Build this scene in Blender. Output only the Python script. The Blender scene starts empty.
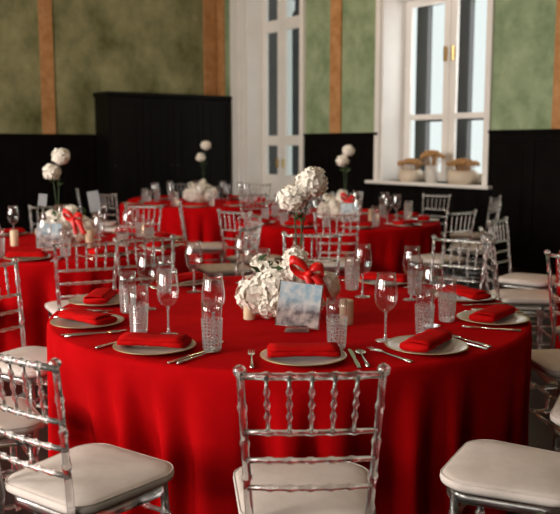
import bpy, math, random
from mathutils import Vector, Matrix
R = math.radians
sc = bpy.context.scene
col = sc.collection
PI = math.pi

# ------------------------------------------------------------------ materials
def new_mat(name):
    m = bpy.data.materials.new(name); m.use_nodes = True
    nt = m.node_tree
    return m, nt, nt.nodes['Principled BSDF']

def pbsdf(name, col_, rough=.6, metal=0, trans=0, ior=1.45, spec=.5, sheen=0, emit=None):
    m, nt, b = new_mat(name)
    b.inputs['Base Color'].default_value = (*col_, 1)
    b.inputs['Roughness'].default_value = rough
    b.inputs['Metallic'].default_value = metal
    b.inputs['Transmission Weight'].default_value = trans
    b.inputs['IOR'].default_value = ior
    b.inputs['Specular IOR Level'].default_value = spec
    b.inputs['Sheen Weight'].default_value = sheen
    return m

def noisy(name, c1, c2, scale, rough=.8, lo=.35, hi=.65, bump=0, bscale=None, detail=6, stretch=(1, 1, 1), spec=.4):
    m, nt, b = new_mat(name)
    tc = nt.nodes.new('ShaderNodeTexCoord'); mp = nt.nodes.new('ShaderNodeMapping')
    mp.inputs['Scale'].default_value = stretch
    n = nt.nodes.new('ShaderNodeTexNoise'); n.inputs['Scale'].default_value = scale; n.inputs['Detail'].default_value = detail
    n.inputs['Roughness'].default_value = .65
    r = nt.nodes.new('ShaderNodeValToRGB')
    r.color_ramp.elements[0].position = lo; r.color_ramp.elements[0].color = (*c1, 1)
    r.color_ramp.elements[1].position = hi; r.color_ramp.elements[1].color = (*c2, 1)
    L = nt.links.new
    L(tc.outputs['Object'], mp.inputs['Vector']); L(mp.outputs[0], n.inputs['Vector']); L(n.outputs['Fac'], r.inputs['Fac'])
    L(r.outputs['Color'], b.inputs['Base Color'])
    b.inputs['Roughness'].default_value = rough
    b.inputs['Specular IOR Level'].default_value = spec
    if bump:
        n2 = nt.nodes.new('ShaderNodeTexNoise'); n2.inputs['Scale'].default_value = bscale or scale * 6
        n2.inputs['Detail'].default_value = 3
        bp = nt.nodes.new('ShaderNodeBump'); bp.inputs['Strength'].default_value = bump; bp.inputs['Distance'].default_value = .01
        L(mp.outputs[0], n2.inputs['Vector']); L(n2.outputs['Fac'], bp.inputs['Height']); L(bp.outputs['Normal'], b.inputs['Normal'])
    return m

def thin_glass(name, tint, gl_rough=.02, boost=.04, gloss_tint=(1, 1, 1), power=5.0):
    """a thin wall of clear glass: see-through, mirrors more at a glancing angle"""
    m = bpy.data.materials.new(name); m.use_nodes = True
    nt = m.node_tree; nt.nodes.clear(); L = nt.links.new
    out = nt.nodes.new('ShaderNodeOutputMaterial')
    tr = nt.nodes.new('ShaderNodeBsdfTransparent'); tr.inputs['Color'].default_value = (*tint, 1)
    gl = nt.nodes.new('ShaderNodeBsdfGlossy'); gl.inputs['Roughness'].default_value = gl_rough
    gl.inputs['Color'].default_value = (*gloss_tint, 1)
    lw = nt.nodes.new('ShaderNodeLayerWeight'); lw.inputs['Blend'].default_value = .5
    pw = nt.nodes.new('ShaderNodeMath'); pw.operation = 'POWER'; pw.inputs[1].default_value = power
    mth = nt.nodes.new('ShaderNodeMath'); mth.operation = 'MULTIPLY_ADD'
    mth.inputs[1].default_value = .9; mth.inputs[2].default_value = boost; mth.use_clamp = True
    mx = nt.nodes.new('ShaderNodeMixShader')
    L(lw.outputs['Facing'], pw.inputs[0]); L(pw.outputs[0], mth.inputs[0]); L(mth.outputs[0], mx.inputs['Fac'])
    L(tr.outputs[0], mx.inputs[1]); L(gl.outputs[0], mx.inputs[2]); L(mx.outputs[0], out.inputs['Surface'])
    return m

def solid_acrylic():
    m, nt, b = new_mat('clear_acrylic')
    b.inputs['Base Color'].default_value = (.97, .95, .95, 1)
    b.inputs['Transmission Weight'].default_value = 1; b.inputs['IOR'].default_value = 1.36; b.inputs['Roughness'].default_value = .04
    g = nt.nodes.new('ShaderNodeBsdfGlossy'); g.inputs['Roughness'].default_value = .3; g.inputs['Color'].default_value = (.95, .92, .90, 1)
    mx = nt.nodes.new('ShaderNodeMixShader'); mx.inputs['Fac'].default_value = .16
    out = nt.nodes['Material Output']
    nt.links.new(b.outputs[0], mx.inputs[1]); nt.links.new(g.outputs[0], mx.inputs[2]); nt.links.new(mx.outputs[0], out.inputs['Surface'])
    return m

def cut_crystal():
    m = thin_glass('cut_crystal', (.90, .91, .92), .10, .2, power=2.2)
    nt = m.node_tree; out = [n for n in nt.nodes if n.type == 'OUTPUT_MATERIAL'][0]
    old = out.inputs['Surface'].links[0].from_socket
    t = nt.nodes.new('ShaderNodeBsdfTranslucent'); t.inputs['Color'].default_value = (.8, .8, .8, 1)
    dfu = nt.nodes.new('ShaderNodeBsdfDiffuse'); dfu.inputs['Color'].default_value = (.8, .8, .8, 1)
    m1 = nt.nodes.new('ShaderNodeMixShader'); m1.inputs['Fac'].default_value = .5
    m2 = nt.nodes.new('ShaderNodeMixShader'); L = nt.links.new
    tc = nt.nodes.new('ShaderNodeTexCoord'); vo = nt.nodes.new('ShaderNodeTexVoronoi'); vo.feature = 'DISTANCE_TO_EDGE'
    vo.inputs['Scale'].default_value = 75; vo.inputs['Randomness'].default_value = .5
    mr = nt.nodes.new('ShaderNodeMapRange'); mr.inputs['From Min'].default_value = .05; mr.inputs['From Max'].default_value = .16
    mr.inputs['To Min'].default_value = .42; mr.inputs['To Max'].default_value = .06
    L(tc.outputs['Object'], vo.inputs['Vector']); L(vo.outputs['Distance'], mr.inputs['Value']); L(mr.outputs[0], m2.inputs['Fac'])
    L(t.outputs[0], m1.inputs[1]); L(dfu.outputs[0], m1.inputs[2]); L(old, m2.inputs[1]); L(m1.outputs[0], m2.inputs[2]); L(m2.outputs[0], out.inputs['Surface'])
    return m

M = {}
M['cloth'] = noisy('red_cloth', (.42, .0020, .0035), (.50, .0026, .0045), 5, rough=.95, bump=.12, bscale=260, spec=.03)
M['napkin'] = noisy('red_napkin', (.44, .004, .004), (.52, .005, .005), 20, rough=.9, bump=.15, bscale=300, spec=.05)
M['ribbon'] = pbsdf('red_satin', (.68, .008, .006), .35)
M['acrylic'] = solid_acrylic()
M['cushion'] = noisy('white_cushion', (.67, .585, .54), (.75, .66, .615), 14, rough=.85, bump=.1, bscale=220, spec=.2)
M['glass'] = thin_glass('clear_glass', (.97, .97, .97), .03, .07, power=2.4)
M['crystal'] = cut_crystal()
M['pane'] = thin_glass('window_pane', (.97, .98, .98), .0, .02)
M['china'] = pbsdf('cream_china', (.62, .55, .47), .22)
M['rim'] = pbsdf('dull_gold_rim', (.50, .38, .22), .35, metal=.6)
M['steel'] = pbsdf('polished_steel', (.75, .72, .68), .18, metal=1)
M['petal'] = noisy('cream_petal', (.86, .78, .68), (.93, .88, .80), 40, rough=.8)
M['petal_tan'] = noisy('peach_petal', (.62, .42, .27), (.75, .56, .40), 40, rough=.85)
M['leaf'] = noisy('green_leaf', (.02, .045, .012), (.05, .09, .03), 30, rough=.6)
M['wax'] = pbsdf('cream_wax', (.74, .57, .38), .5)
M['dried'] = noisy('dried_flower', (.40, .20, .07), (.58, .34, .15), 40, rough=.9)
M['pot'] = pbsdf('pale_pot', (.66, .55, .43), .5)
M['white_pot'] = pbsdf('grey_white_pot', (.60, .56, .52), .35)
M['white'] = noisy('white_paint', (.80, .765, .73), (.85, .81, .775), 3, rough=.5)
M['black'] = noisy('black_panel', (.0035, .0026, .0026), (.006, .0045, .0042), 4, rough=.6, spec=.04)
M['black2'] = noisy('black_wood', (.0035, .003, .003), (.006, .005, .0045), 5, rough=.42, spec=.14, stretch=(1, 1, .15))
M['orange'] = noisy('terracotta_strip', (.38, .17, .055), (.54, .28, .12), 6, rough=.8)
M['green'] = noisy('green_plaster', (.17, .24, .125), (.37, .44, .275), 3.4, rough=.85, detail=12, bump=.3, bscale=18, lo=.3, hi=.72)
M['green_shade'] = noisy('green_plaster_warm_shade', (.085, .085, .026), (.40, .38, .20), 1.5, rough=.85, detail=14, bump=.3, bscale=18, lo=.32, hi=.72, stretch=(1, 1, .8))  # the same green plaster, with dim warm shade put into its colour
M['ceiling'] = pbsdf('ceiling_paint', (.34, .31, .27), .9)
M['plain_wall'] = noisy('plain_plaster', (.14, .15, .09), (.18, .19, .11), 3, rough=.85)
M['floor'] = noisy('dark_wood_floor', (.008, .004, .003), (.016, .009, .006), 4, rough=.45, stretch=(1, 8, 1))
M['brass'] = pbsdf('brass', (.60, .42, .18), .3, metal=1)
M['dark_frame'] = pbsdf('dark_outer_frame', (.02, .022, .024), .5)
M['facade'] = noisy('dark_facade', (.018, .018, .018), (.03, .03, .028), 1.5, rough=.9)
M['stone'] = pbsdf('pale_stone', (.75, .75, .74), .7)
M['trees'] = noisy('tree_leaves', (.10, .14, .07), (.22, .28, .16), 3, rough=.9)
M['paper'] = pbsdf('white_card', (.30, .31, .33), .5)
M['red_plastic'] = pbsdf('red_plastic', (.6, .03, .02), .4)

def card_mat():
    m, nt, b = new_mat('printed_card'); L = nt.links.new
    tc = nt.nodes.new('ShaderNodeTexCoord'); sp = nt.nodes.new('ShaderNodeSeparateXYZ')
    n = nt.nodes.new('ShaderNodeTexNoise'); n.inputs['Scale'].default_value = 26; n.inputs['Detail'].default_value = 4
    r1 = nt.nodes.new('ShaderNodeValToRGB')
    r1.color_ramp.elements[0].color = (.17, .14, .15, 1); r1.color_ramp.elements[0].position = .38
    r1.color_ramp.elements[1].color = (.66, .56, .53, 1); r1.color_ramp.elements[1].position = .62
    r2 = nt.nodes.new('ShaderNodeValToRGB')
    r2.color_ramp.elements[0].color = (.36, .55, .68, 1); r2.color_ramp.elements[0].position = .4
    r2.color_ramp.elements[1].color = (.74, .78, .80, 1); r2.color_ramp.elements[1].position = .62
    ad = nt.nodes.new('ShaderNodeMath'); ad.operation = 'MULTIPLY_ADD'; ad.inputs[1].default_value = .06
    ls = nt.nodes.new('ShaderNodeMapRange'); ls.inputs['From Min'].default_value = .085; ls.inputs['From Max'].default_value = .14
    mx = nt.nodes.new('ShaderNodeMix'); mx.data_type = 'RGBA'
    L(tc.outputs['Object'], sp.inputs[0]); L(tc.outputs['Object'], n.inputs['Vector'])
    L(n.outputs['Fac'], r1.inputs['Fac']); L(n.outputs['Fac'], r2.inputs['Fac'])
    L(n.outputs['Fac'], ad.inputs[0]); L(sp.outputs['Z'], ad.inputs[2]); L(ad.outputs[0], ls.inputs['Value'])
    L(ls.outputs['Result'], mx.inputs['Factor']); L(r1.outputs['Color'], mx.inputs['A']); L(r2.outputs['Color'], mx.inputs['B'])
    L(mx.outputs['Result'], b.inputs['Base Color']); b.inputs['Roughness'].default_value = .35
    return m
M['card'] = card_mat()

# ------------------------------------------------------------------ mesh builder
class MB:
    def __init__(s): s.v = []; s.f = []; s.sm = []
    def add(s, vs, fs, smooth=True):
        o = len(s.v); s.v += [tuple(p) for p in vs]
        for f in fs: s.f.append(tuple(i + o for i in f)); s.sm.append(smooth)
        return s
    def box(s, x0, x1, y0, y1, z0, z1, fn=None):
        vs = [(x, y, z) for z in (z0, z1) for y in (y0, y1) for x in (x0, x1)]
        if fn: vs = [fn(*p) for p in vs]
        return s.add(vs, [(0, 2, 3, 1), (4, 5, 7, 6), (0, 1, 5, 4), (2, 6, 7, 3), (0, 4, 6, 2), (1, 3, 7, 5)], False)
    def tube(s, pts, rad, n=10, cap=True, smooth=True):
        pts = [Vector(p) for p in pts]
        if not isinstance(rad, (list, tuple)): rad = [rad] * len(pts)
        rings = []; ref = None
        for i, p in enumerate(pts):
            d = (pts[min(i + 1, len(pts) - 1)] - pts[max(i - 1, 0)]).normalized()
            if ref is None: ref = Vector((0, 0, 1)) if abs(d.z) < .9 else Vector((1, 0, 0))
            a = (ref - d * ref.dot(d)).normalized(); b = d.cross(a); ref = a
            rings.append([p + (a * math.cos(2 * PI * k / n) + b * math.sin(2 * PI * k / n)) * rad[i] for k in range(n)])
        vs = [q for r in rings for q in r]; fs = []
        for i in range(len(pts) - 1):
            for k in range(n):
                k2 = (k + 1) % n
                fs.append((i * n + k, i * n + k2, (i + 1) * n + k2, (i + 1) * n + k))
        if cap:
            fs.append(tuple(range(n - 1, -1, -1))); fs.append(tuple((len(pts) - 1) * n + k for k in range(n)))
        return s.add(vs, fs, smooth)
    def lathe(s, prof, n=32, c=(0, 0, 0), smooth=True, fn=None):
        vs = []; fs = []
        for i, (r, z) in enumerate(prof):
            for k in range(n):
                a = 2 * PI * k / n
                rr = fn(r, z, i, k) if fn else r
                vs.append((c[0] + rr * math.cos(a), c[1] + rr * math.sin(a), c[2] + z))
        for i in range(len(prof) - 1):
            for k in range(n):
                k2 = (k + 1) % n
                fs.append((i * n + k, i * n + k2, (i + 1) * n + k2, (i + 1) * n + k))
        return s.add(vs, fs, smooth)
    def cap(s, z, r, n, c=(0, 0, 0), up=True):
        vs = [(c[0] + r * math.cos(2 * PI * k / n), c[1] + r * math.sin(2 * PI * k / n), c[2] + z) for k in range(n)]
        return s.add(vs, [tuple(range(n)) if up else tuple(range(n - 1, -1, -1))], False)
    def build(s, name, mat, parent=None, loc=(0, 0, 0), rz=0):
        me = bpy.data.meshes.new(name); me.from_pydata(s.v, [], s.f); me.update()
        me.polygons.foreach_set('use_smooth', s.sm)
        me.materials.append(mat)
        o = bpy.data.objects.new(name, me); col.objects.link(o)
        o.location = loc; o.rotation_euler = (0, 0, rz)
        if parent: o.parent = parent
        return o

def bevel(o, w, seg=2):
    md = o.modifiers.new('bevel', 'BEVEL'); md.width = w; md.segments = seg; md.limit_method = 'ANGLE'
    return o

def tag(o, label, cat, group=None, kind=None):
    o['label'] = label; o['category'] = cat
    if group: o['group'] = group
    if kind: o['kind'] = kind
    return o
def struct(o, label=None):
    o['kind'] = 'structure'
    if label: o['label'] = label
    return o
def empty(name, loc=(0, 0, 0), rz=0):
    o = bpy.data.objects.new(name, None); col.objects.link(o); o.empty_display_size = .1
    o.location = loc; o.rotation_euler = (0, 0, rz); return o
KIDS = {}
def kids(o): return [c for c in o.children]
def copy_tree(o, parent=None):
    c = o.copy(); col.objects.link(c)
    if parent: c.parent = parent
    for ch in kids(o): copy_tree(ch, c)
    return c
def use(proto, first, loc, rz, label, cat, group):
    o = proto if not proto.get('placed') else copy_tree(proto)
    proto['placed'] = 1
    o.location = loc; o.rotation_euler = (0, 0, rz)
    if 'placed' in o and o is not proto: del o['placed']
    return tag(o, label, cat, group)

# ------------------------------------------------------------------ room: corner, u runs along the window wall, v into the room
CX, CY = -1.15, 15.7
Ux, Uy = .5868, -.8097
Vx, Vy = -.8097, -.5868
def W(u, v, z): return (CX + u * Ux + v * Vx, CY + u * Uy + v * Vy, z)
UL, VL, HC = 18.5, 13.0, 5.0
WSC = 1.665                                                # height of the black panelling

def wbox(name, mat, boxes, parent=None, bev=0):
    mb = MB()
    for b in boxes: mb.box(*b, fn=W)
    o = mb.build(name, mat, parent)
    if bev: bevel(o, bev)
    return o

struct(wbox('floor', M['floor'], [(-.5, UL + .4, -.5, VL + .4, -.2, 0)]))
struct(wbox('ceiling', M['ceiling'], [(-.5, UL + .4, -.5, VL + .4, HC, HC + .2)]))
DU0, DU1, DZ1 = .95, 2.57, 4.4                             # glazed door opening
WU0, WU1, WZ0, WZ1 = 4.42, 6.34, .98, 3.55                 # window opening
T = -.55
struct(wbox('wall_right', M['green'], [
    (-.4, DU0, -.40, 0, 0, HC), (DU0, DU1, -.40, 0, DZ1, HC), (DU1, WU0, T, 0, 0, HC),
    (WU0, WU1, T, 0, 0, WZ0), (WU0, WU1, T, 0, WZ1, HC), (WU1, UL + .4, T, 0, 0, HC)]))
struct(wbox('wall_left', M['green_shade'], [(-.4, 0, 0, VL + .4, 0, HC)]))
# the wall behind the camera, and the window wall out of frame on the left
struct(wbox('wall_back', M['plain_wall'], [(UL, UL + .4, -.5, VL + .4, 0, HC)]))
segs = []; openings = [(5.2, 7.4), (9.2, 11.4), (13.2, 15.4)]
pu = -.4
for a, b in openings:
    segs += [(pu, a, VL, VL + .4, 0, HC), (a, b, VL, VL + .4, 0, .9), (a, b, VL, VL + .4, 4.1, HC)]; pu = b
segs.append((pu, UL + .4, VL, VL + .4, 0, HC))
struct(wbox('wall_front', M['plain_wall'], segs))
for i, (a, b) in enumerate(openings):
    o = struct(wbox('window_%d' % (i + 2), M['white'], [
        (a, a + .09, VL, VL + .12, .9, 4.1), (b - .09, b, VL, VL + .12, .9, 4.1), (a, b, VL, VL + .12, .9, 1.0), (a, b, VL, VL + .12, 4.0, 4.1),
        ((a + b) / 2 - .06, (a + b) / 2 + .06, VL, VL + .12, 1.0, 4.0), (a, b, VL, VL + .12, 2.9, 2.98)]))

# black panelling on both walls
def panelling(name, a0, a1, axis):
    boxes = []
    def bx(p0, p1, d0, d1, z0, z1):
        if axis == 'u': boxes.append((p0, p1, d0, d1, z0, z1))
        else: boxes.append((d0, d1, p0, p1, z0, z1))
    bx(a0, a1, 0, .03, 0, WSC - .03)
    bx(a0, a1, 0, .065, WSC - .04, WSC)                     # cap
    bx(a0, a1, 0, .05, 0, .16)                              # plinth
    n = max(1, round((a1 - a0) / .62)); w = (a1 - a0) / n
    for i in range(n):
        q0, q1 = a0 + i * w, a0 + (i + 1) * w
        bx(q0, q0 + .05, .03, .045, .16, WSC - .04); bx(q1 - .05, q1, .03, .045, .16, WSC - .04)
        bx(q0 + .05, q1 - .05, .03, .045, WSC - .14, WSC - .04); bx(q0 + .05, q1 - .05, .03, .045, .16, .26)
        bx(q0 + .12, q1 - .12, .03, .04, .34, WSC - .22)
    return struct(wbox(name, M['black'], boxes, bev=.004), 'black wooden wall panelling')
panelling('trim_1', 0.05, VL, 'v')
panelling('trim_2', DU1 + .11, WU0 - .01, 'u')
panelling('trim_3', WU1 + .09, UL, 'u')
o = wbox('trim_4', M['black'], [(WU0 - .01, WU1 + .09, 0, .04, 0, WZ0 - .05), (WU0 - .01, WU1 + .09, 0, .055, 0, .16)] +
         [(WU0 + .05 + i * .64, WU0 + .58 + i * .64, .04, .052, .24, WZ0 - .16) for i in range(3)], bev=.004)
struct(o, 'black panelling under the window sill')

# terracotta strips above the panelling
def strip(name, boxes): struct(wbox(name, M['orange'], boxes, bev=.006), 'flat terracotta strip above the black panelling')
strip('trim_5', [(0, .035, 3.13, 3.35, WSC, HC)])
strip('trim_6', [(0, .035, 0.04, .30, WSC, HC), (.035, .27, 0, .035, WSC, HC)])
strip('trim_7', [(3.30, 3.55, 0, .035, WSC, HC)])
strip('trim_8', [(7.33, 7.60, 0, .035, WSC, HC)])

# glazed door in the right wall
dr = struct(empty('door_1', W(1.61, 0, 0)), 'tall white glazed double door in a deep white casing')
def kid(o, parent):
    o.parent = parent; o.matrix_parent_inverse = parent.matrix_basis.inverted(); return o
def W0(par): return par
d = -.33
kid(wbox('casing', M['white'], [
    (DU0 - .42, DU0, 0, .07, 0, HC - .2), (DU0 - .32, DU0 - .12, .07, .095, 0, HC - .3), (DU1, DU1 + .10, 0, .07, 0, HC - .2),
    (DU0 - .42, DU1 + .10, 0, .07, DZ1, HC - .1)], bev=.008), dr)
kid(wbox('reveal', M['white'], [
    (DU0 - .01, DU0 + .03, -.40, .0, 0, DZ1), (DU1 - .03, DU1 + .01, T, .0, 0, DZ1), (DU0, DU1, -.40, 0, DZ1 - .03, DZ1 + .01)]), dr)
mid = 1.545
for (a, b) in ((DU0 + .03, mid - .005), (mid + .005, DU1 - .03)):
    st = .115
    leaf = kid(wbox('door_leaf', M['white'], [
        (a, a + st, d - .05, d, 0, DZ1 - .03), (b - st, b, d - .05, d, 0, DZ1 - .03),
        (a + st, b - st, d - .05, d, 3.42, 3.62), (a + st, b - st, d - .05, d, 1.48, 1.65),
        (a + st, b - st, d - .05, d, DZ1 - .15, DZ1 - .03), (a + st, b - st, d - .05, d, 0, .97),
        (a + st + .04, b - st - .04, d, d + .012, .15, .85)], bev=.008), dr)
    for (z0, z1) in ((.97, 1.48), (1.65, 3.42), (3.62, DZ1 - .15)):
        p = wbox('pane', M['pane'], [(a + st, b - st, d - .03, d - .024, z0, z1)])
        p.parent = leaf
    h = wbox('handle', M['brass'], [((b - .1, b - .07) if a < mid - .1 else (a + .07, a + .1))[0:1] + ((b - .07,) if a < mid - .1 else (a + .1,)) + (d, d + .05, 1.1, 1.25)])
    h.parent = leaf

# window in the right wall
wn = struct(empty('window_1', W(5.43, 0, WZ0)), 'tall white double casement window with a deep sill')
d = -.43
kid(wbox('casing', M['white'], [
    (WU0 - .09, WU0, 0, .05, WZ0 - .02, WZ1 + .2), (WU1, WU1 + .09, 0, .05, WZ0 - .02, WZ1 + .2), (WU0 - .09, WU1 + .09, 0, .05, WZ1, WZ1 + .2)], bev=.008), wn)
kid(wbox('reveal', M['white'], [
    (WU0 - .01, WU0 + .03, T, 0, WZ0, WZ1), (WU1 - .03, WU1 + .01, T, 0, WZ0, WZ1), (WU0, WU1, T, 0, WZ1 - .03, WZ1 + .01)]), wn)
kid(wbox('sill', M['white'], [(WU0 - .20, WU1 + .16, -.0, .12, WZ0 - .045, WZ0), (WU0 + .0, WU1, T, 0.0, WZ0 - .045, WZ0)], bev=.01), wn)
mid = 5.31
for (a, b) in ((WU0 + .03, mid - .005), (mid + .005, WU1 - .03)):
    st = .11
    cs = kid(wbox('casement', M['white'], [
        (a, a + st, d - .05, d, WZ0, WZ1 - .03), (b - st, b, d - .05, d, WZ0, WZ1 - .03),
        (a + st, b - st, d - .05, d, WZ0, WZ0 + .13), (a + st, b - st, d - .05, d, WZ1 - .13, WZ1 - .03),
        (a + st, b - st, d - .05, d, 1.84, 1.915)], bev=.006), wn)
    for (z0, z1) in ((WZ0 + .13, 1.84), (1.915, WZ1 - .13)):
        wbox('pane', M['pane'], [(a + st, b - st, d - .03, d - .024, z0, z1)]).parent = cs
    hx = (b - .07) if a < mid - .1 else (a + .06)
    wbox('handle', M['brass'], [(hx, hx + .025, d, d + .05, 2.62, 2.82), (hx - .01, hx + .035, d, d + .012, 2.66, 2.78)]).parent = cs
kid(wbox('outer_frame', M['dark_frame'], [
    (WU0 - .02, WU0 + .20, -.80, -.70, WZ0, WZ1), (mid - .10, mid + .10, -.80, -.70, WZ0, WZ1), (WU1 - .20, WU1, -.80, -.70, WZ0, WZ1),
    (WU0, WU1, -.80, -.70, WZ0, WZ0 + .08), (WU0, WU1, -.80, -.70, 1.82, 1.88), (WU0, WU1, -.80, -.70, WZ1 - .08, WZ1)], bev=.006), wn)

# wardrobe in the corner
wd = tag(empty('wardrobe', W(.34, 1.55, 0)), 'big black wardrobe with panelled doors in the far left corner', 'wardrobe')
WV0, WV1, WH, WD = .10, 2.46, 2.28, .60
kid(wbox('carcass', M['black2'], [(.07, WD, WV0, WV1, 0.0, WH)], bev=.006), wd)
kid(wbox('cornice', M['black2'], [(.07, WD + .05, WV0, WV1 + .03, WH, WH + .07)], bev=.01), wd)
nd = 4
for i in range(nd):
    v0 = WV0 + .02 + i * (WV1 - WV0 - .04) / nd; v1 = v0 + (WV1 - WV0 - .04) / nd - .012
    dd = kid(wbox('door', M['black2'], [
        (WD, WD + .02, v0, v1, .1, WH - .02), (WD + .02, WD + .032, v0, v0 + .09, .1, WH - .02), (WD + .02, WD + .032, v1 - .09, v1, .1, WH - .02),
        (WD + .02, WD + .032, v0 + .09, v1 - .09, WH - .13, WH - .02), (WD + .02, WD + .032, v0 + .09, v1 - .09, .1, .25),
        (WD + .02, WD + .03, v0 + .15, v1 - .15, .35, WH - .22)], bev=.004), wd)
    vk = v1 - .05 if i % 2 else v0 + .05
    kb = MB(); kb.lathe([(.004, 0), (.006, .012), (.014, .02), (.014, .028), (.002, .034)], 10)
    k = kb.build('knob', M['dark_frame']); k.parent = dd
    k.matrix_basis = Matrix.Translation(W(WD + .032, vk, 1.15)) @ Matrix.Rotation(math.atan2(Uy, Ux), 4, 'Z') @ Matrix.Rotation(R(90), 4, 'Y')

# red call point beside the door casing
cp = wbox('call_point', M['red_plastic'], [(.36, .44, .03, .065, 1.40, 1.49)], bev=.006)
tag(cp, 'small red alarm call point between the wardrobe and the white door', 'alarm button')

# outside the windows
fc = wbox('outside_facade', M['facade'], [(-15, -4.6, -7.5, -7.2, -.2, 9)])
struct(fc, 'dark facade seen through the glazed door')
pc = MB(); x, y, z = W(-2.13, -3.2, 0)
pc.lathe([(.13, -.2), (.13, .1), (.085, .16), (.078, 4.4), (.14, 4.5), (.14, 4.7)], 20, (0, 0, 0))
tag(pc.build('porch_column', M['stone'], None, (x, y, 0)), 'pale round porch column seen through the glazed door', 'column')
gd = MB(); gd.box(-16, 26, -26, T, -.25, -.2, fn=W)
struct(gd.build('ground', M['stone']))

# ------------------------------------------------------------------ table linen
TABLE_H, TR0 = .712, 1.05
def make_cloth(c, seed, label, TR=TR0, dents=(), name='tablecloth', drop=.70):
    rnd = random.Random(seed)
    N = 480
    waves = [(rnd.randint(13, 16), rnd.uniform(0, 6.28), .34), (rnd.randint(27, 31), rnd.uniform(0, 6.28), .42),
             (rnd.randint(39, 45), rnd.uniform(0, 6.28), .28), (rnd.randint(5, 7), rnd.uniform(0, 6.28), .3)]
    def fold(a):
        s = sum(w * math.sin(n * a + p + .5 * math.sin(3 * a + p)) for n, p, w in waves)
        return s
    mb = MB(); vs = []; fs = []
    rings = [(r, TABLE_H, 0) for r in (.25, .5, .75, .9, .98, TR - .022)]
    for k in range(1, 5):
        t = k / 4 * PI / 2
        rings.append((TR - .022 + .022 * math.sin(t), TABLE_H - .022 + .022 * math.cos(t), 0))
    rows = 22
    for k in range(1, rows + 1):
        t = k / rows
        rings.append((TR + .004 + .012 * t, TABLE_H - .022 - (drop - .022) * t, t))
    vs.append((0, 0, TABLE_H))
    for (r, z, t) in rings:
        amp = .115 * min(1, t * 1.9) ** 1.2 + .02 * t
        for k in range(N):
            a = 2 * PI * k / N
            f = .5 + .5 * math.tanh(1.5 * fold(a) + .15) if t else 1
            rr = r - amp * (1 - f) + (.012 * t if t else 0)
            px_, py_ = rr * math.cos(a), rr * math.sin(a)
            for (dx, dy, head) in dents:                    # a seat tucked under the table pushes the hanging cloth in
                h = R(head); lx = (px_ - dx) * math.cos(h) - (py_ - dy) * math.sin(h); ly = (px_ - dx) * math.sin(h) + (py_ - dy) * math.cos(h)
                if t and abs(lx) < .36 and ly < .27:
                    w_ = min(1, max(0, (TABLE_H - .03 - z) / .14)) * min(1, max(0, (.36 - abs(lx)) / .10)); w_ = w_ * w_ * (3 - 2 * w_)
                    px_ += math.sin(h) * (.27 - ly) * w_; py_ += math.cos(h) * (.27 - ly) * w_
            vs.append((px_, py_, z))
    for k in range(N): fs.append((0, 1 + k, 1 + (k + 1) % N))
    for i in range(len(rings) - 1):
        for k in range(N):
            k2 = (k + 1) % N
            a = 1 + i * N
            fs.append((a + k, a + N + k, a + N + k2, a + k2))
    mb.add(vs, fs, True)
    o = mb.build(name, M['cloth'], None, (c[0], c[1], 0))
    return tag(o, label, 'tablecloth', 'floor-length red tablecloths on the round tables')

TB = {
    'near': (.04, 3.84, 'nearest table'),
    'left': (-1.76, 6.45, 'left background table'),
    'mid': (.59, 8.60, 'middle background table'),
    'far': (-1.10, 11.3, 'farthest table'),
    'right': (2.96, 5.55, 'right-edge table'),
}
LX, LY, LH = 1.23 * math.sin(R(-92)), -1.23 * math.cos(R(-92)), 117
make_cloth(TB['near'], 5, 'floor-length red tablecloth over the big round table in the foreground', 1.09, [(LX, LY, LH)])
make_cloth(TB['left'], 12, 'red tablecloth over the round table at the left, behind the foreground one')
make_cloth(TB['mid'], 23, 'red tablecloth over the round table in the middle background, before the window')
make_cloth(TB['far'], 34, 'red tablecloth over the farthest round table, in front of the glazed door')
make_cloth(TB['right'], 45, 'red tablecloth over the round table cut off by the right edge')

def pol(tk, ang, r):
    cx, cy, _ = TB[tk]; a = R(ang)
    return cx + r * math.sin(a), cy - r * math.cos(a)

# ------------------------------------------------------------------ chairs
def ringed(p0, p1, r, rings, bulge=1.35, n=8):
    """a turned rod from p0 to p1 with bamboo-like rings at the given fractions"""
    p0 = Vector(p0); p1 = Vector(p1); L = (p1 - p0).length
    st = [(0, r)]
    for f in rings:
        w = .012 / L
        st += [(f - w, r), (f - w * .35, r * bulge), (f + w * .35, r * bulge), (f + w, r)]
    st.append((1, r))
    return [tuple(p0.lerp(p1, max(0, min(1, f)))) for f, _ in st], [q for _, q in st]

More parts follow.
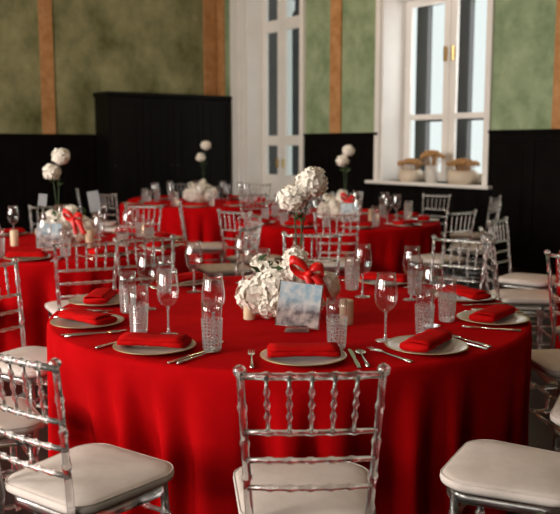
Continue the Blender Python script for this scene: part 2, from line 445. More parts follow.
def make_chair():
    ac = M['acrylic']
    root = empty('chiavari_chair')
    SH = .435
    # back posts run from the floor to the top rail
    def bp(z):                                              # (half width, y) of the back post at height z
        if z < SH: t = z / SH; return .165 - .0 * t, -.225 + .035 * t
        t = (z - SH) / (.915 - SH); return .158 + .027 * t, -.19 - .05 * t - .012 * t * t
    zs = [0, .10, .2, .3, SH, .5, .6, .7, .8, .890]
    for s in (-1, 1):
        pts = []; rad = []
        for i, z in enumerate(zs):
            hw, y = bp(z); pts.append((s * hw, y, z)); rad.append(.0115 if z < .7 else .0105)
        P = []; Q = []
        ringz = {.1, .3, .6, .7, .8}
        for p, q, z in zip(pts, rad, zs):
            if z in ringz:
                for dz, m in ((-.012, 1), (-.005, 1.28), (.005, 1.28), (.012, 1)):
                    hw, y = bp(z + dz); P.append((s * hw, y, z + dz)); Q.append(q * m)
            else: P.append(p); Q.append(q)
        hw, y = bp(.91)
        for dz, q in ((.0, .012), (.006, .017), (.014, .018), (.022, .013), (.027, .004)):
            P.append((s * hw, y, .891 + dz)); Q.append(q)
        MB().tube(P, Q, 10).build('back_post', ac, root)
    def rail(name, z, r, rings):
        hw, y = bp(z)
        p, q = ringed((-hw, y, z), (hw, y, z), r, rings)
        # gentle curve backwards
        p = [(a, b - .012 * (1 - (a / hw) ** 2), c) for a, b, c in p]
        MB().tube(p, q, 10).build(name, ac, root)
    fr = [.18, .34, .5, .66, .82]
    rail('top_rail', .888, .010, fr)
    for z in (.732, .652, .572): rail('back_rail', z, .0078, fr)
    for f in fr:
        h0, y0 = bp(.732); h1, y1 = bp(.888)
        x0 = -h0 + 2 * h0 * f; x1 = -h1 + 2 * h1 * f
        p, q = ringed((x0, y0 - .012 * (1 - (x0 / h0) ** 2), .732), (x1, y1 - .012 * (1 - (x1 / h1) ** 2), .888), 0.0052, [.28, .5, .72], 1.7)
        MB().tube(p, q, 8).build('spindle', ac, root)
    # front legs
    for s in (-1, 1):
        p, q = ringed((s * .175, .185, 0), (s * .170, .165, SH), .0135, [.25, .5, .75])
        MB().tube(p, q, 10).build('leg', ac, root)
    # stretchers
    def st(a, b):
        p, q = ringed(a, b, .0085, [.25, .75]); MB().tube(p, q, 8).build('stretcher', ac, root)
    for z in (.17, .29):
        hw, y = bp(z)
        for s in (-1, 1): st((s * hw, y, z), (s * .173, .178, z))
    hw, y = bp(.22); st((-hw, y, .22), (hw, y, .22))
    st((-.173, .18, .2), (.173, .18, .2)); st((-.172, .175, .33), (.172, .175, .33))
    # seat frame and cushion: a trapezoid with rounded corners
    def outline(g, n=9):
        fw, bw, fy, by, rc = .205 + g, .185 + g, .205 + g, -.185 - g, .075
        out = []
        for cx, cy, a0 in ((fw - rc, fy - rc, 0), (-fw + rc, fy - rc, 90), (-bw + rc, by + rc, 180), (bw - rc, by + rc, 270)):
            for k in range(n):
                a = R(a0 + 90 * k / (n - 1)); out.append((cx + rc * math.cos(a), cy + rc * math.sin(a)))
        # bow the front edge out a little
        return [(x, y + .02 * (1 - (x / .22) ** 2) * max(0, y / .2)) for x, y in out]
    def slab(name, mat, levels, dome=0):
        mb = MB(); vs = []; fs = []; n = 36
        for g, z in levels:
            for x, y in outline(g): vs.append((x, y, z))
        for i in range(len(levels) - 1):
            for k in range(n):
                k2 = (k + 1) % n; fs.append((i * n + k, i * n + k2, (i + 1) * n + k2, (i + 1) * n + k))
        # closed top in shrinking rings
        base = (len(levels) - 1) * n; z = levels[-1][1]; prev = base
        top = outline(levels[-1][0])
        for j, f in enumerate((.8, .55, .28)):
            st_ = len(vs)
            for x, y in top: vs.append((x * f, y * f, z + dome * (1 - f * f)))
            for k in range(n):
                k2 = (k + 1) % n; fs.append((prev + k, prev + k2, st_ + k2, st_ + k))
            prev = st_
        vs.append((0, 0, z + dome)); c = len(vs) - 1
        for k in range(n): fs.append((prev + k, prev + (k + 1) % n, c))
        fs.append(tuple(range(n - 1, -1, -1)))
        mb.add(vs, fs, True)
        return mb.build(name, mat, root)
    slab('seat_frame', ac, [(-.02, SH - .035), (-.012, SH - .032), (-.012, SH - .004), (-.02, SH - .001)])
    cu = slab('seat_cushion', M['cushion'], [(-.03, SH), (-.008, SH + .003), (.004, SH + .014), (.006, SH + .026), (.0, SH + .037), (-.014, SH + .043)], .012)
    o = outline(.003); P = [(x, y, SH + .036) for x, y in o]; P.append(P[0])
    MB().tube(P, .0022, 6, cap=False).build('piping', M['cushion'], cu)
    return root
chair0 = make_chair()
def chair(x, y, face, label):
    """face: compass heading of the sitter, 0 = away from the camera, 90 = to the right"""
    return use(chair0, None, (x, y, 0), -R(face), label, 'chair', 'clear chairs with white cushions')
def tchair(tk, ang, rs, extra, label):
    x, y = pol(tk, ang, rs)
    return chair(x, y, -ang + extra, label)

T_ = tchair
T_('near', 1.2, 1.510, -1.1, 'clear chair with white cushion in the centre foreground, back to the viewer')
T_('near', -24.7, 1.524, 10.8, 'clear chair at the lower left corner, white seat turned to the nearest table')
T_('near', -54.5, 1.447, 5.5, 'clear chair cut by left edge, second left of the foreground chair')
chair(TB['near'][0] + LX, TB['near'][1] + LY, LH, 'clear chair at left edge, third left of the foreground chair, slatted back visible')
T_('near', -145.3, 1.350, 7.7, 'clear chair behind the nearest table, seen through the glasses on its left')
T_('near', 174.3, 1.350, 2.3, 'clear chair behind the nearest table, behind its white flowers')
T_('near', 140.1, 1.42, 0.1, 'clear chair behind the nearest table, behind the crystal glasses at right')
T_('near', 28.3, 1.519, -33.2, 'clear chair at the lower right corner, plump white cushion toward the viewer')
T_('near', 58.3, 1.457, -5.7, 'clear chair cut by right edge, second right of the foreground chair')
T_('near', 90.3, 1.370, -6.7, 'clear chair cut by right edge, third right of the foreground chair')

T_('left', 22, 1.36, 0, 'clear chair on the near side of the left background table, back to the viewer')
T_('left', 73, 1.38, 4, 'clear chair at the right side of the left background table')
T_('left', 164, 1.38, 0, 'clear chair behind the left background table, facing the viewer')
T_('left', 108, 1.38, 0, 'clear chair at the rear right of the left background table')
T_('left', -164, 1.38, 0, 'clear chair behind the white flowers of the left background table')
T_('left', -15, 1.36, 0, 'clear chair cut by left edge, near side of the left background table')

T_('mid', -4, 1.35, 0, 'clear chair on the near side of the middle background table, against its red cloth')
T_('mid', -38, 1.36, 0, 'clear chair at the near left of the middle background table')
T_('mid', -84, 1.36, 0, 'clear chair at the left side of the middle background table')
T_('mid', 37, 1.40, 0, 'clear chair at the near right of the middle background table')
T_('mid', 135, 1.52, 0, 'clear chair at the rear right of the middle background table, under the sill')
T_('mid', 172, 1.38, 0, 'clear chair behind the middle background table, below the window')
T_('mid', -146, 1.38, 0, 'clear chair at the rear left of the middle background table')

T_('far', -38, 1.36, 0, 'clear chair at the near left of the farthest table')
T_('far', 58, 1.36, 0, 'clear chair at the near right of the farthest table')
T_('far', 100, 1.36, 0, 'clear chair at the right side of the farthest table')
T_('far', -75, 1.34, 0, 'clear chair at the left side of the farthest table, before the panelling')
T_('far', 150, 1.34, 0, 'clear chair at the rear right of the farthest table, before the glazed door')
T_('far', -165, 1.34, 0, 'clear chair behind the farthest table, before the wardrobe')

T_('right', -126, 1.32, 0, 'clear chair right of centre facing the right-edge table, back to the black panelling')
T_('right', -92, 1.32, 0, 'clear chair at the left side of the right-edge table, sideways to the viewer')
T_('right', -49, 1.60, 0, 'clear chair cut by right edge, back to the viewer before red cloth')
chair(1.95, 8.4, -75, 'clear chair standing empty between the middle background table and the black panelling')
chair(2.2, 9.5, -60, 'clear chair close to the black panelling, right of the window sill')

# ------------------------------------------------------------------ tableware
def make_wine():
    r = empty('wine_glass'); g = M['glass']
    b = MB(); b.lathe([(.004, .100), (.014, .103), (.028, .113), (.038, .130), (.0425, .150), (.043, .165), (.041, .185), (.037, .210), (.0345, .235), (.0335, .235), (.036, .21), (.040, .185)], 28)
    b.build('bowl', g, r)
    s = MB(); s.tube([(0, 0, .004), (0, 0, .012), (0, 0, .03), (0, 0, .08), (0, 0, .098), (0, 0, .102)], [.012, .006, .0042, .0042, .0055, .010], 12)
    s.build('stem', M['crystal'], r)
    f = MB(); f.lathe([(.0375, .0), (.038, .002), (.03, .0035), (.012, .006), (.005, .008)], 28); f.cap(0, .0375, 28, up=False)
    f.build('foot', g, r)
    return r
def make_highball():
    r = empty('highball_glass')
    b = MB(); n = 28
    prof = [(.0355 + .0055 * i / 20, .012 + .098 * i / 20) for i in range(21)]
    b.lathe([(.030, 0), (.034, .003)] + prof, n, smooth=False, fn=lambda q, z, i, k: q + (.0022 if (i + k) % 2 else -.001) * (1 if i > 1 else 0))
    b.cap(.0, .030, n, up=False); b.cap(.010, .030, n)
    b.build('cut_base', M['crystal'], r)
    t = MB(); t.lathe([(.0395, .109), (.0405, .13), (.0415, .168), (.0395, .168), (.0385, .13), (.0375, .109)], n)
    t.build('rim', M['glass'], r)
    return r
def make_plate():
    r = empty('dinner_plate')
    p = MB(); p.lathe([(.001, .004), (.085, .004), (.098, .008), (.145, .018), (.153, .0185), (.153, .0165), (.10, .0035), (.09, .0), (.001, 0)], 40)
    p.build('plate_body', M['china'], r)
    q = MB(); q.lathe([(.1475, .0188), (.1545, .0195), (.1555, .018), (.1545, .0165), (.150, .0172)], 40); q.build('gold_rim', M['rim'], r)
    return r
def make_napkin():
    r = empty('napkin')
    b = MB(); prof = []
    # long folded roll: flattened cross-section swept along x, folded edge at the front
    n = 20; L = 17; vs = []; fs = []
    rnd = random.Random(3)
    for i in range(L):
        x = -.128 + .256 * i / (L - 1)
        sag = -.004 * (abs(x) / .128) ** 2; wob = .002 * math.sin(i * 1.3)
        e = 1 if 0 < i < L - 1 else .93
        for k in range(n):
            a = 2 * PI * k / n
            cx_, cz_ = math.cos(a), math.sin(a)
            y = .060 * e * math.copysign(abs(cx_) ** .6, cx_) + wob
            z = .015 * e * math.copysign(abs(cz_) ** .7, cz_) * (1 + .08 * math.sin(3 * y / .05)) + sag
            vs.append((x, y, z + .016))
    for i in range(L - 1):
        for k in range(n):
            k2 = (k + 1) % n; fs.append((i * n + k, (i + 1) * n + k, (i + 1) * n + k2, i * n + k2))
    fs.append(tuple(range(n))); fs.append(tuple((L - 1) * n + k for k in range(n - 1, -1, -1)))
    b.add(vs, fs, True); b.build('folded_roll', M['napkin'], r)
    # loose top flap
    vs = []; fs = []
    for i in range(9):
        x = -.122 + .244 * i / 8
        for j in range(7):
            t = j / 6; y = -.058 + .095 * t
            z = .033 + .003 * math.sin(t * 3) + .0015 * math.sin(i * 1.1) - (.006 if j in (0,) else 0)
            vs.append((x, y, z))
    for i in range(8):
        for j in range(6): a = i * 7 + j; fs.append((a, a + 7, a + 8, a + 1))
    f = MB().add(vs, fs, True).build('top_flap', M['napkin'], r)
    sd = f.modifiers.new('s', 'SOLIDIFY'); sd.thickness = .003
    return r
def flat_piece(outline, z, t):
    n = len(outline); vs = [(x, y, z) for x, y in outline] + [(x, y, z + t) for x, y in outline]
    fs = [tuple(range(n - 1, -1, -1)), tuple(range(n, 2 * n))] + [(k, (k + 1) % n, n + (k + 1) % n, n + k) for k in range(n)]
    return vs, fs
def make_knife():
    r = empty('knife')
    h = MB(); h.add(*flat_piece([(-.006, -.115), (.006, -.115), (.0075, -.06), (.005, -.005), (-.005, -.005), (-.0075, -.06)], .0, .005), smooth=False); bevel(h.build('handle', M['steel'], r), .0015)
    b = MB(); b.add(*flat_piece([(-.005, -.005), (.005, -.005), (.009, .03), (.009, .09), (.004, .115), (-.004, .118), (-.006, .10)], .001, .0025), smooth=False); b.build('blade', M['steel'], r)
    return r
def make_fork():
    r = empty('fork')
    h = MB(); h.tube([(0, -.105, .003), (0, -.07, .004), (0, 0, .005), (0, .035, .008)], [.007, .006, .0035, .004], 8); h.build('handle', M['steel'], r)
    t = MB(); t.add(*flat_piece([(-.004, .03), (.004, .03), (.011, .045), (.0115, .06), (-.0115, .06), (-.011, .045)], .007, .002), smooth=False)
    for k in range(4):
        x = -.0098 + k * .00653; t.tube([(x, .059, .008), (x, .08, .007), (x, .102, .010)], [.0016, .0015, .0008], 6)
    t.build('tines', M['steel'], r)
    return r
def make_spoon():
    r = empty('spoon')
    h = MB(); h.tube([(0, -.105, .003), (0, -.07, .004), (0, 0, .005), (0, .035, .006)], [.007, .006, .0035, .0035], 8); h.build('handle', M['steel'], r)
    b = MB(); vs = []; fs = []
    for i in range(5):
        f = i / 4
        for k in range(16):
            a = 2 * PI * k / 16; vs.append((.018 * f * math.cos(a), .062 + .029 * f * math.sin(a), .002 + .006 * f * f))
    for i in range(4):
        for k in range(16): fs.append((i * 16 + k, i * 16 + (k + 1) % 16, (i + 1) * 16 + (k + 1) % 16, (i + 1) * 16 + k))
    b.add(vs, fs); o = b.build('bowl', M['steel'], r); o.modifiers.new('s', 'SOLIDIFY').thickness = .0012
    return r
def resize(root, sx, sy, sz):
    for o in [root] + list(root.children_recursive):
        if o.type == 'MESH': o.data.transform(Matrix.Diagonal((sx, sy, sz, 1)))
    return root
P_wine, P_high = resize(make_wine(), 1.06, 1.06, 1.14), resize(make_highball(), .94, .94, 1.14)
P_plate, P_nap = make_plate(), make_napkin()
P_knife, P_fork, P_spoon = (resize(o, 1.1, 1.15, 1) for o in (make_knife(), make_fork(), make_spoon()))

NUM = ['', 'first', 'second', 'third', 'fourth']
def seat_words(i):
    if i == 0: return 'front setting'
    if i == 5: return 'rear setting'
    return '%s setting %s of front' % (NUM[abs(i)], 'right' if i > 0 else 'left')
LOOK = {'wine': 'clear stemmed wine glass', 'high': 'cut-crystal highball glass', 'plate': 'cream plate with dull gold rim',
        'nap': 'folded red napkin on plate', 'knife': 'steel knife', 'fork': 'steel fork', 'spoon': 'steel spoon'}
PR = {'wine': (P_wine, 'glass', 'stemmed wine glasses'), 'high': (P_high, 'glass', 'cut-crystal highballs'),
      'plate': (P_plate, 'plate', 'cream plates'), 'nap': (P_nap, 'napkin', 'folded red napkins'),
      'knife': (P_knife, 'knife', 'table knives'), 'fork': (P_fork, 'fork', 'table forks'), 'spoon': (P_spoon, 'spoon', 'table spoons')}
PLACED = []
def put(kind, tk, i, ang, r, dz=0, turn=0, side=0, label=None):
    x, y = pol(tk, ang, r)
    if side:
        a = R(ang); x += side * math.cos(a); y += side * math.sin(a)
    pr, cat, grp = PR[kind]
    lab = label or '%s at %s, %s' % (LOOK[kind], seat_words(i), TB[tk][2])
    return use(pr, None, (x, y, TABLE_H + .0015 + dz), R(ang + turn), lab, cat, grp)

# settings on the nearest table: seat -> angle, glass places (offset angle, radius)
NEAR = {
    0: (2.7, [('high', 10, .785)]), 1: (33.5, [('wine', -3, .735), ('high', 12, .76)]),
    2: (73.5, [('wine', -14, .70), ('high', -4.5, .735)]), 3: (107, [('wine', 5, .66), ('high', 14, .76)]),
    4: (144, [('high', 3.5, .636), ('wine', -13, .50)]), 5: (178, [('high', 12, .78), ('wine', 20, .80)]),
    -4: (-142, [('wine', 8, .68), ('high', 17, .78)]), -3: (-100, [('wine', 9, .66), ('high', 16, .74)]),
    -2: (-69, [('high', 19, .80), ('wine', 26, .72)]), -1: (-33.5, [('high', 13.5, .855), ('wine', 9, .72)]),
}
NEAR_LABEL = {
    ('wine', 1): 'large clear wine glass just behind the front right plate, nearest table',
    ('high', 1): 'cut-crystal highball right behind the front right plate, nearest table',
    ('high', 0): 'cut-crystal highball between the front plate and the white flowers',
    ('high', -1): 'cut-crystal highball at the right side of the front left plate',
}
def setting(tk, i, ang, glasses, cutlery=True, pr=.925):
    put('plate', tk, i, ang, pr)
    put('nap', tk, i, ang, pr, .0185, turn={0: 0, 1: 25, 2: -20, -1: 22, -2: 30}.get(i, 10) if tk == 'near' else 0)
    for k, da, r in glasses:
        put(k, tk, i, ang + da, r, label=NEAR_LABEL.get((k, i)) if tk == 'near' else None)
    if cutlery:
        put('fork', tk, i, ang, pr, side=-.185); put('knife', tk, i, ang, pr, side=.182); put('spoon', tk, i, ang, pr, side=.215)
for i, (a, g) in NEAR.items(): setting('near', i, a, g)
for tk, off, cut in (('left', 4, True), ('mid', 8, False), ('far', 2, False), ('right', 0, False)):
    rnd = random.Random(sum(map(ord, tk)))
    for i in range(-4, 6):
        if tk == 'right' and not (-4 <= i <= -1): continue
        ang = off + 36 * i
        setting(tk, i, ang, [('wine', 6 + rnd.uniform(-2, 2), .63 + rnd.uniform(-.03, .02)), ('high', 17 + rnd.uniform(-2, 2), .75 + rnd.uniform(-.02, .02))], cut, .88)

# ------------------------------------------------------------------ flowers
def floret_ball(c, r, n, seed, size=.3, flat=1.0):
    rnd = random.Random(seed); mb = MB(); c = Vector(c)
    # dense inner core
    vs = []; fs = []; a, b = 12, 8
    for j in range(b + 1):
        for k in range(a):
            t = PI * j / b; p = 2 * PI * k / a; q = r * .58 * (1 + rnd.uniform(-.08, .08))
            vs.append(c + Vector((q * math.sin(t) * math.cos(p), q * math.sin(t) * math.sin(p), q * math.cos(t) * flat)))
    for j in range(b):
        for k in range(a):
            k2 = (k + 1) % a; fs.append((j * a + k, (j + 1) * a + k, (j + 1) * a + k2, j * a + k2))
    mb.add(vs, fs)
    for i in range(n):
        z = 1 - 2 * (i + .5) / n; ph = i * 2.39996 + rnd.uniform(-.2, .2); s = math.sqrt(max(0, 1 - z * z))
        d = Vector((s * math.cos(ph), s * math.sin(ph), z))
        p = c + Vector((d.x, d.y, d.z * flat)) * r * rnd.uniform(.82, 1.06)
        d = (d + Vector((rnd.uniform(-.35, .35), rnd.uniform(-.35, .35), rnd.uniform(-.35, .35)))).normalized()
        t1 = d.orthogonal().normalized(); t2 = d.cross(t1); rot = rnd.uniform(0, 6.28); sz = r * size * rnd.uniform(.8, 1.15)
        for q in range(4):
            a = rot + q * PI / 2; e = t1 * math.cos(a) + t2 * math.sin(a); w = d.cross(e)
            mb.add([p, p + e * sz * .6 + w * sz * .5 + d * sz * .12, p + e * sz * 1.15 + d * sz * rnd.uniform(.05, .3), p + e * sz * .6 - w * sz * .5 + d * sz * .12], [(0, 1, 2, 3)], True)
    return mb
def leaves(pts, seed, L=.06):
    rnd = random.Random(seed); mb = MB()
    for p in pts:
        p = Vector(p); d = Vector((rnd.uniform(-1, 1), rnd.uniform(-1, 1), rnd.uniform(-.1, .9))).normalized()
        w = d.orthogonal().normalized(); up = d.cross(w); l = L * rnd.uniform(.7, 1.2)
        mb.add([p, p + d * l * .4 + w * l * .22, p + d * l - up * l * .1, p + d * l * .4 - w * l * .22, p + d * l * .45 + up * l * .06], [(0, 1, 4), (1, 2, 4), (2, 3, 4), (3, 0, 4)], True)
    return mb
def ribbon(path, w, seed=0):
    """a flat band along a path; w = width vector"""
    vs = []; fs = []
    for p in path:
        p = Vector(p); vs += [p - Vector(w) / 2, p + Vector(w) / 2]
    for i in range(len(path) - 1): fs.append((2 * i, 2 * i + 1, 2 * i + 3, 2 * i + 2))
    return vs, fs

def low_arrangement(loc, label, seed, bow=True):
    root = tag(empty('flower_arrangement', loc), label, 'flowers', 'low flower arrangements')
    v = MB(); v.lathe([(.06, .002), (.085, .02), (.10, .06), (.095, .09), (.085, .09), (.09, .06), (.05, .015)], 24); v.cap(.002, .06, 24, up=False)
    v.build('bowl', M['pot'], root)
    H = [(-.145, .0, .105, .085, 0), (-.055, -.04, .15, .075, 0), (.02, -.01, .20, .075, 0), (.09, .02, .17, .07, 0), (.15, .01, .125, .07, 0),
         (-.09, .05, .20, .06, 0), (.03, .05, .255, .055, 0), (-.02, -.1, .085, .06, 0), (.10, -.07, .09, .055, 0), (-.135, .06, .235, .038, 0), (-.09, -.06, .065, .05, 0), (.165, -.05, .16, .055, 0)]
    for k, (x, y, z, r, c) in enumerate(H):
        floret_ball((x, y, z), r, 120 if r > .06 else 70, seed * 50 + k, .25).build('flower_head', M['petal'], root)
    rnd = random.Random(seed)
    leaves([(rnd.uniform(-.16, .16), rnd.uniform(-.08, .08), rnd.uniform(.10, .25)) for _ in range(34)], seed, .07).build('foliage', M['leaf'], root)
    if bow:
        b = MB()
        c0 = Vector((.085, -.115, .215))
        for sgn, l in ((-1, .085), (1, .062)):
            path = []
            for k in range(13):
                t = 2 * PI * k / 12; path.append(c0 + Vector((sgn * l * (.5 - .5 * math.cos(t)), -.012 * math.sin(t), .05 * (.5 - .5 * math.cos(t)) * (1 if sgn < 0 else .2) + .028 * math.sin(t))))
            b.add(*ribbon(path, (0, .012, .036)))
        for sgn in (-1, 1):
            path = [c0 + Vector((.012 * sgn + (.055 + .02 * sgn) * t, -.012 - .03 * t, -.10 * t + .012 * math.sin(5 * t))) for t in [k / 8 for k in range(9)]]
            b.add(*ribbon(path, (.034, .008, .012)))
        b.tube([c0 + Vector((-.014, -.008, 0)), c0 + Vector((0, -.02, .004)), c0 + Vector((.014, -.008, 0))], [.010, .016, .010], 8)
        o = b.build('ribbon_bow', M['ribbon'], root); o.modifiers.new('s', 'SOLIDIFY').thickness = .0015
    return root

def tall_vase(loc, label, seed, heads, zb=0):
    root = tag(empty('tall_flower_vase', loc), label, 'vase of flowers', 'tall glass vases with white blooms')
    v = MB(); v.lathe([(.05, .0), (.05, .006), (.022, .012), (.017, .03), (.019, .20), (.024, .30), (.022, .30), (.0175, .2), (.015, .03)], 20); v.cap(0, .05, 20, up=False)
    v.build('vase', M['glass'], root)
    for k, (x, y, z, r) in enumerate(heads):
        z += .035
        s = MB(); s.tube([(.004 * (k * 2 - 1), 0, .03), (.006 * (k * 2 - 1), 0, .28), (x * .6, y * .6, z - r * 1.6), (x, y, z - r * .5)], .0032, 6); s.build('stem', M['leaf'], root)
        floret_ball((x, y, z), r, 120, seed * 31 + k, .26, .9).build('flower_head', M['petal'], root)
    rnd = random.Random(seed)
    lo = min(h[2] for h in heads) + .035
    leaves([(rnd.uniform(-.025, .025), rnd.uniform(-.02, .02), lo - rnd.uniform(.05, .13)) for _ in range(9)], seed, .055).build('foliage', M['leaf'], root)
    return root

def card_holder(loc, rz, tilt, label, s=1.0):
    root = tag(empty('table_card', loc, rz), label, 'card', 'printed table cards')
    rot = Matrix.Rotation(R(tilt), 4, 'Y') @ Matrix.Rotation(R(-8), 4, 'X')
    w, h, z0 = .086 * s, .178 * s, .02
    mb = MB(); mb.box(-w, w, -.0015, .0015, 0, h); o = mb.build('card_sheet', M['card'], root); o.location = (0, 0, z0); o.rotation_euler = rot.to_euler()
    g = MB()
    g.tube([(-w - .003, 0, -.003), (w + .003, 0, -.003), (w + .003, 0, h + .003), (-w - .003, 0, h + .003), (-w - .003, 0, -.003)], .003, 8)
    o = g.build('clear_frame', M['acrylic'], root); o.location = (0, 0, z0); o.rotation_euler = rot.to_euler()
    b = MB(); b.box(-.05, .05, -.03, .035, .0, .006); b.box(-.04, .04, -.004, .004, .006, z0 + .004); bevel(b.build('stand', M['acrylic'], root), .002)
    return root

def near_c(tk, dx, dy): return (TB[tk][0] + dx, TB[tk][1] + dy, TABLE_H + .0015)
low_arrangement(near_c('near', .0, -.19), 'low white flower mound with red bow in the middle of the nearest table', 1)
tall_vase(near_c('near', .045, .04), 'tall slim vase of big white blooms behind the nearest table\'s flower mound', 2, [(-.025, 0, .485, .066), (.06, .02, .555, .072), (.02, .0, .515, .05)])
card_holder(near_c('near', .03, -.46), R(-4), 6, 'pale blue printed card in clear holder before the nearest table\'s flowers')
low_arrangement(near_c('left', .13, -.08), 'low cream flower mound with red bow on the left background table', 3)
tall_vase(near_c('left', .01, .12), 'tall vase with two white blooms rising over the left background table', 4, [(-.035, 0, .52, .066), (.04, 0, .64, .068)])
card_holder(near_c('left', .07, -.38), R(12), 3, 'blue and white printed card on the left background table')
low_arrangement(near_c('mid', .02, -.05), 'low white flower mound with red bow on the middle background table', 5)
tall_vase(near_c('mid', .09, .14), 'tall vase with two white blooms over the middle background table', 6, [(-.03, 0, .57, .062), (.03, 0, .675, .062)])
card_holder(near_c('mid', .10, -.38), R(-6), -3, 'pale blue printed card on the middle background table')
low_arrangement(near_c('far', .03, -.03), 'low cream flower mound on the farthest table', 7, bow=False)
tall_vase(near_c('far', .06, .12), 'tall vase with two white blooms before the black wardrobe, farthest table', 8, [(-.035, 0, .57, .062), (.035, 0, .73, .065)])

# pillar candles
def candle(loc, h, r, label):
    root = tag(empty('pillar_candle', loc), label, 'candle', 'pillar candles by the flowers')
    b = MB(); b.lathe([(r * .95, 0), (r, .004), (r, h - .006), (r * .93, h), (r * .6, h - .004), (.001, h - .008)], 24); b.cap(0, r * .95, 24, up=False); b.build('wax_body', M['wax'], root)
    w = MB(); w.tube([(0, 0, h - .01), (.001, 0, h + .004), (.003, 0, h + .010)], .0012, 6); w.build('wick', M['dark_frame'], root)
candle((-.135, 3.62, TABLE_H + .0015), .115, .026, 'cream pillar candle left of the white flowers on the nearest table')
candle((.285, 3.52, TABLE_H + .0015), .105, .03, 'tan pillar candle right of the white flowers on the nearest table')
candle((TB['left'][0] + .33, TB['left'][1] - .2, TABLE_H + .0015), .13, .032, 'cream pillar candle right of the flowers on the left background table')
candle((TB['left'][0] - .27, TB['left'][1] - .1, TABLE_H + .0015), .12, .03, 'cream pillar candle left of the flowers on the left background table')
candle((TB['mid'][0] + .34, TB['mid'][1] - .1, TABLE_H + .0015), .12, .03, 'cream pillar candle right of the flowers on the middle background table')

# tilted white cards on slim stands
def number_card(loc, rz, h, w, hh, tilt, label):
    root = tag(empty('number_card', loc, rz), label, 'card', 'blank white cards on slim stands')
    b = MB(); b.lathe([(.04, 0), (.04, .006), (.006, .012)], 20); b.cap(0, .04, 20, up=False); b.build('base', M['steel'], root)
    s = MB(); s.tube([(0, 0, .008), (0, 0, h)], .003, 8); s.build('rod', M['steel'], root)
    c = MB(); c.box(-w, w, -.0015, .0015, -.01, hh); o = c.build('card_sheet', M['paper'], root); o.location = (0, -.004, h - .02); o.rotation_euler = (R(-12), R(tilt), 0)
number_card((TB['left'][0] + .27, TB['left'][1] + .30, TABLE_H + .0015), R(15), .26, .045, .16, -8, 'tilted white card on slim stand at the right of the left background table')
number_card((TB['left'][0] - .19, TB['left'][1] + .40, TABLE_H + .0015), R(10), .30, .034, .09, 6, 'small white card on slim stand behind the left background table\'s flowers')

# ------------------------------------------------------------------ dried flowers on the sill
def sill_pot(u, v, kind, label, pr, ph, br, bh):
    x, y, z = W(u, v, WZ0 + .001)
    root = tag(empty('dried_flower_pot', (x, y, z)), label, 'potted dried flowers', 'pots of dried flowers on the window sill')
    p = MB(); p.lathe([(pr * .8, 0), (pr * .92, .02), (pr, ph * .5), (pr * .95, ph), (pr * .82, ph), (pr * .8, ph * .5), (pr * .6, .02)], 24); p.cap(0, pr * .8, 24, up=False)
    p.build('pot', M['white_pot'] if kind else M['pot'], root)
    rnd = random.Random(int(u * 100)); n = 60
    st = MB(); hd = MB()
    for i in range(n):
        a = i * 2.4; q = br * math.sqrt((i + .5) / n)
        top = Vector((q * math.cos(a), q * math.sin(a), ph + bh * (1 - .3 * (q / br) ** 2) * rnd.uniform(.8, 1.1)))
        b0 = Vector((q * .45 * math.cos(a) * pr / br, q * .45 * math.sin(a) * pr / br, ph * .6))
        st.tube([b0, b0.lerp(top, .6) + Vector((0, 0, .01)), top], .0025, 5)
        k = rnd.uniform(.8, 1.2)
        hd.tube([top - Vector((0, 0, .03)), top - Vector((0, 0, .012)), top + Vector((0, 0, .006)), top + Vector((0, 0, .016))], [.006, .02 * k, .018 * k, .004], 7)
    st.build('stems', M['dried'], root); hd.build('flower_heads', M['dried'], root)
sill_pot(4.93, -.10, 0, 'low pale pot of tan dried flowers, left on the window sill', .165, .16, .175, .14)
sill_pot(5.42, -.02, 1, 'tall grey-white pot of tan dried flowers, middle of the window sill', .09, .23, .16, .19)
sill_pot(5.93, -.06, 0, 'wide pale pot of tan dried flowers, right on the window sill', .205, .17, .215, .14)

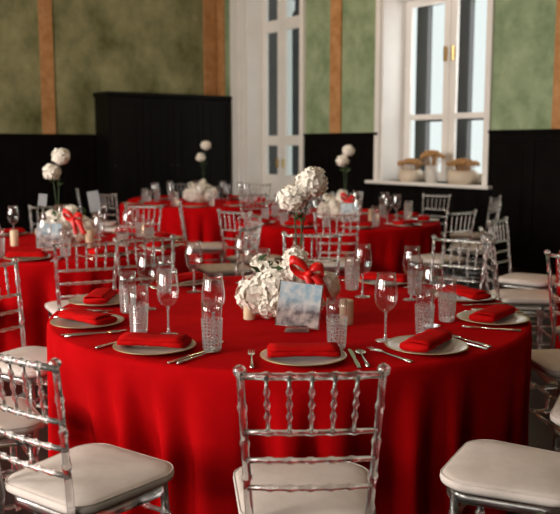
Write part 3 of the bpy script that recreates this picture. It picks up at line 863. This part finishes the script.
# ------------------------------------------------------------------ light
w = bpy.data.worlds.new('world'); sc.world = w; w.use_nodes = True
bg = w.node_tree.nodes['Background']
bg.inputs['Color'].default_value = (.86, .93, .91, 1); bg.inputs['Strength'].default_value = 1.1
def area(name, loc, target, sx, sy, power, colr):
    l = bpy.data.lights.new(name, 'AREA'); l.shape = 'RECTANGLE'; l.size = sx; l.size_y = sy; l.energy = power; l.color = colr
    o = bpy.data.objects.new(name, l); col.objects.link(o); o.location = loc
    o.rotation_euler = (Vector(target) - Vector(loc)).to_track_quat('-Z', 'Y').to_euler()
    return o
for i, (a, b) in enumerate(openings):
    m = (a + b) / 2
    area('daylight_%d' % i, W(m, VL + .3, 2.5), W(m, 0, 1.6), 2.1, 3.1, (680, 450, 110)[i], (1, .93, .84))
# daylight entering by the window and the glazed door in view
area('daylight_window', W(5.43, -.95, 2.4), W(5.43, 5, 1.4), 1.9, 2.4, 60, (1, .96, .92))
# added pendant lamps, unseen above the frame, to warm the room light
for i, (u, v) in enumerate(((3.6, 2.6), (6.9, 4.6), (10.4, 4.4))):
    x, y, z = W(u, v, 0)
    lp = tag(empty('added_pendant', (x, y, 3.95)), 'added brass pendant, unseen above the frame, for warm fill light', 'lamp', 'added pendant lamps')
    g = MB(); g.tube([(0, 0, .16), (0, 0, HC - 3.95)], .006, 6); g.build('cord', M['dark_frame'], lp)
    c = MB(); c.lathe([(.001, .2), (.05, .19), (.12, .12), (.16, .02), (.15, .02), (.11, .11), (.001, .18)], 24); c.build('lamp_shade', M['brass'], lp)
    l = bpy.data.lights.new('bulb', 'POINT'); l.energy = (45, 40, 40)[i]; l.color = (1, .66, .36); l.shadow_soft_size = .07  # warm fill light inside the added pendant
    o = bpy.data.objects.new('bulb', l); col.objects.link(o); o.parent = lp; o.location = (0, 0, -.02)

# ------------------------------------------------------------------ camera
cam = bpy.data.cameras.new('camera'); co = bpy.data.objects.new('camera', cam); col.objects.link(co)
co.location = (0, 0, 1.47); co.rotation_euler = (R(90 - 7.56), 0, 0)
cam.sensor_width = 36; cam.lens = 36 * 836 / 560; cam.clip_start = .05; cam.clip_end = 200
cam.dof.use_dof = True; cam.dof.focus_distance = 2.95; cam.dof.aperture_fstop = 3.8
sc.camera = co

sc.view_settings.view_transform = 'Standard'; sc.view_settings.look = 'None'
sc.view_settings.gamma = 1; sc.view_settings.use_curve_mapping = False
sc.view_settings.exposure = 0
sc.cycles.max_bounces = 14; sc.cycles.transmission_bounces = 12; sc.cycles.transparent_max_bounces = 32
sc.cycles.glossy_bounces = 5; sc.cycles.diffuse_bounces = 4
sc.cycles.caustics_reflective = False; sc.cycles.caustics_refractive = False
sc.cycles.sample_clamp_indirect = 6
sc.cycles.use_denoising = True
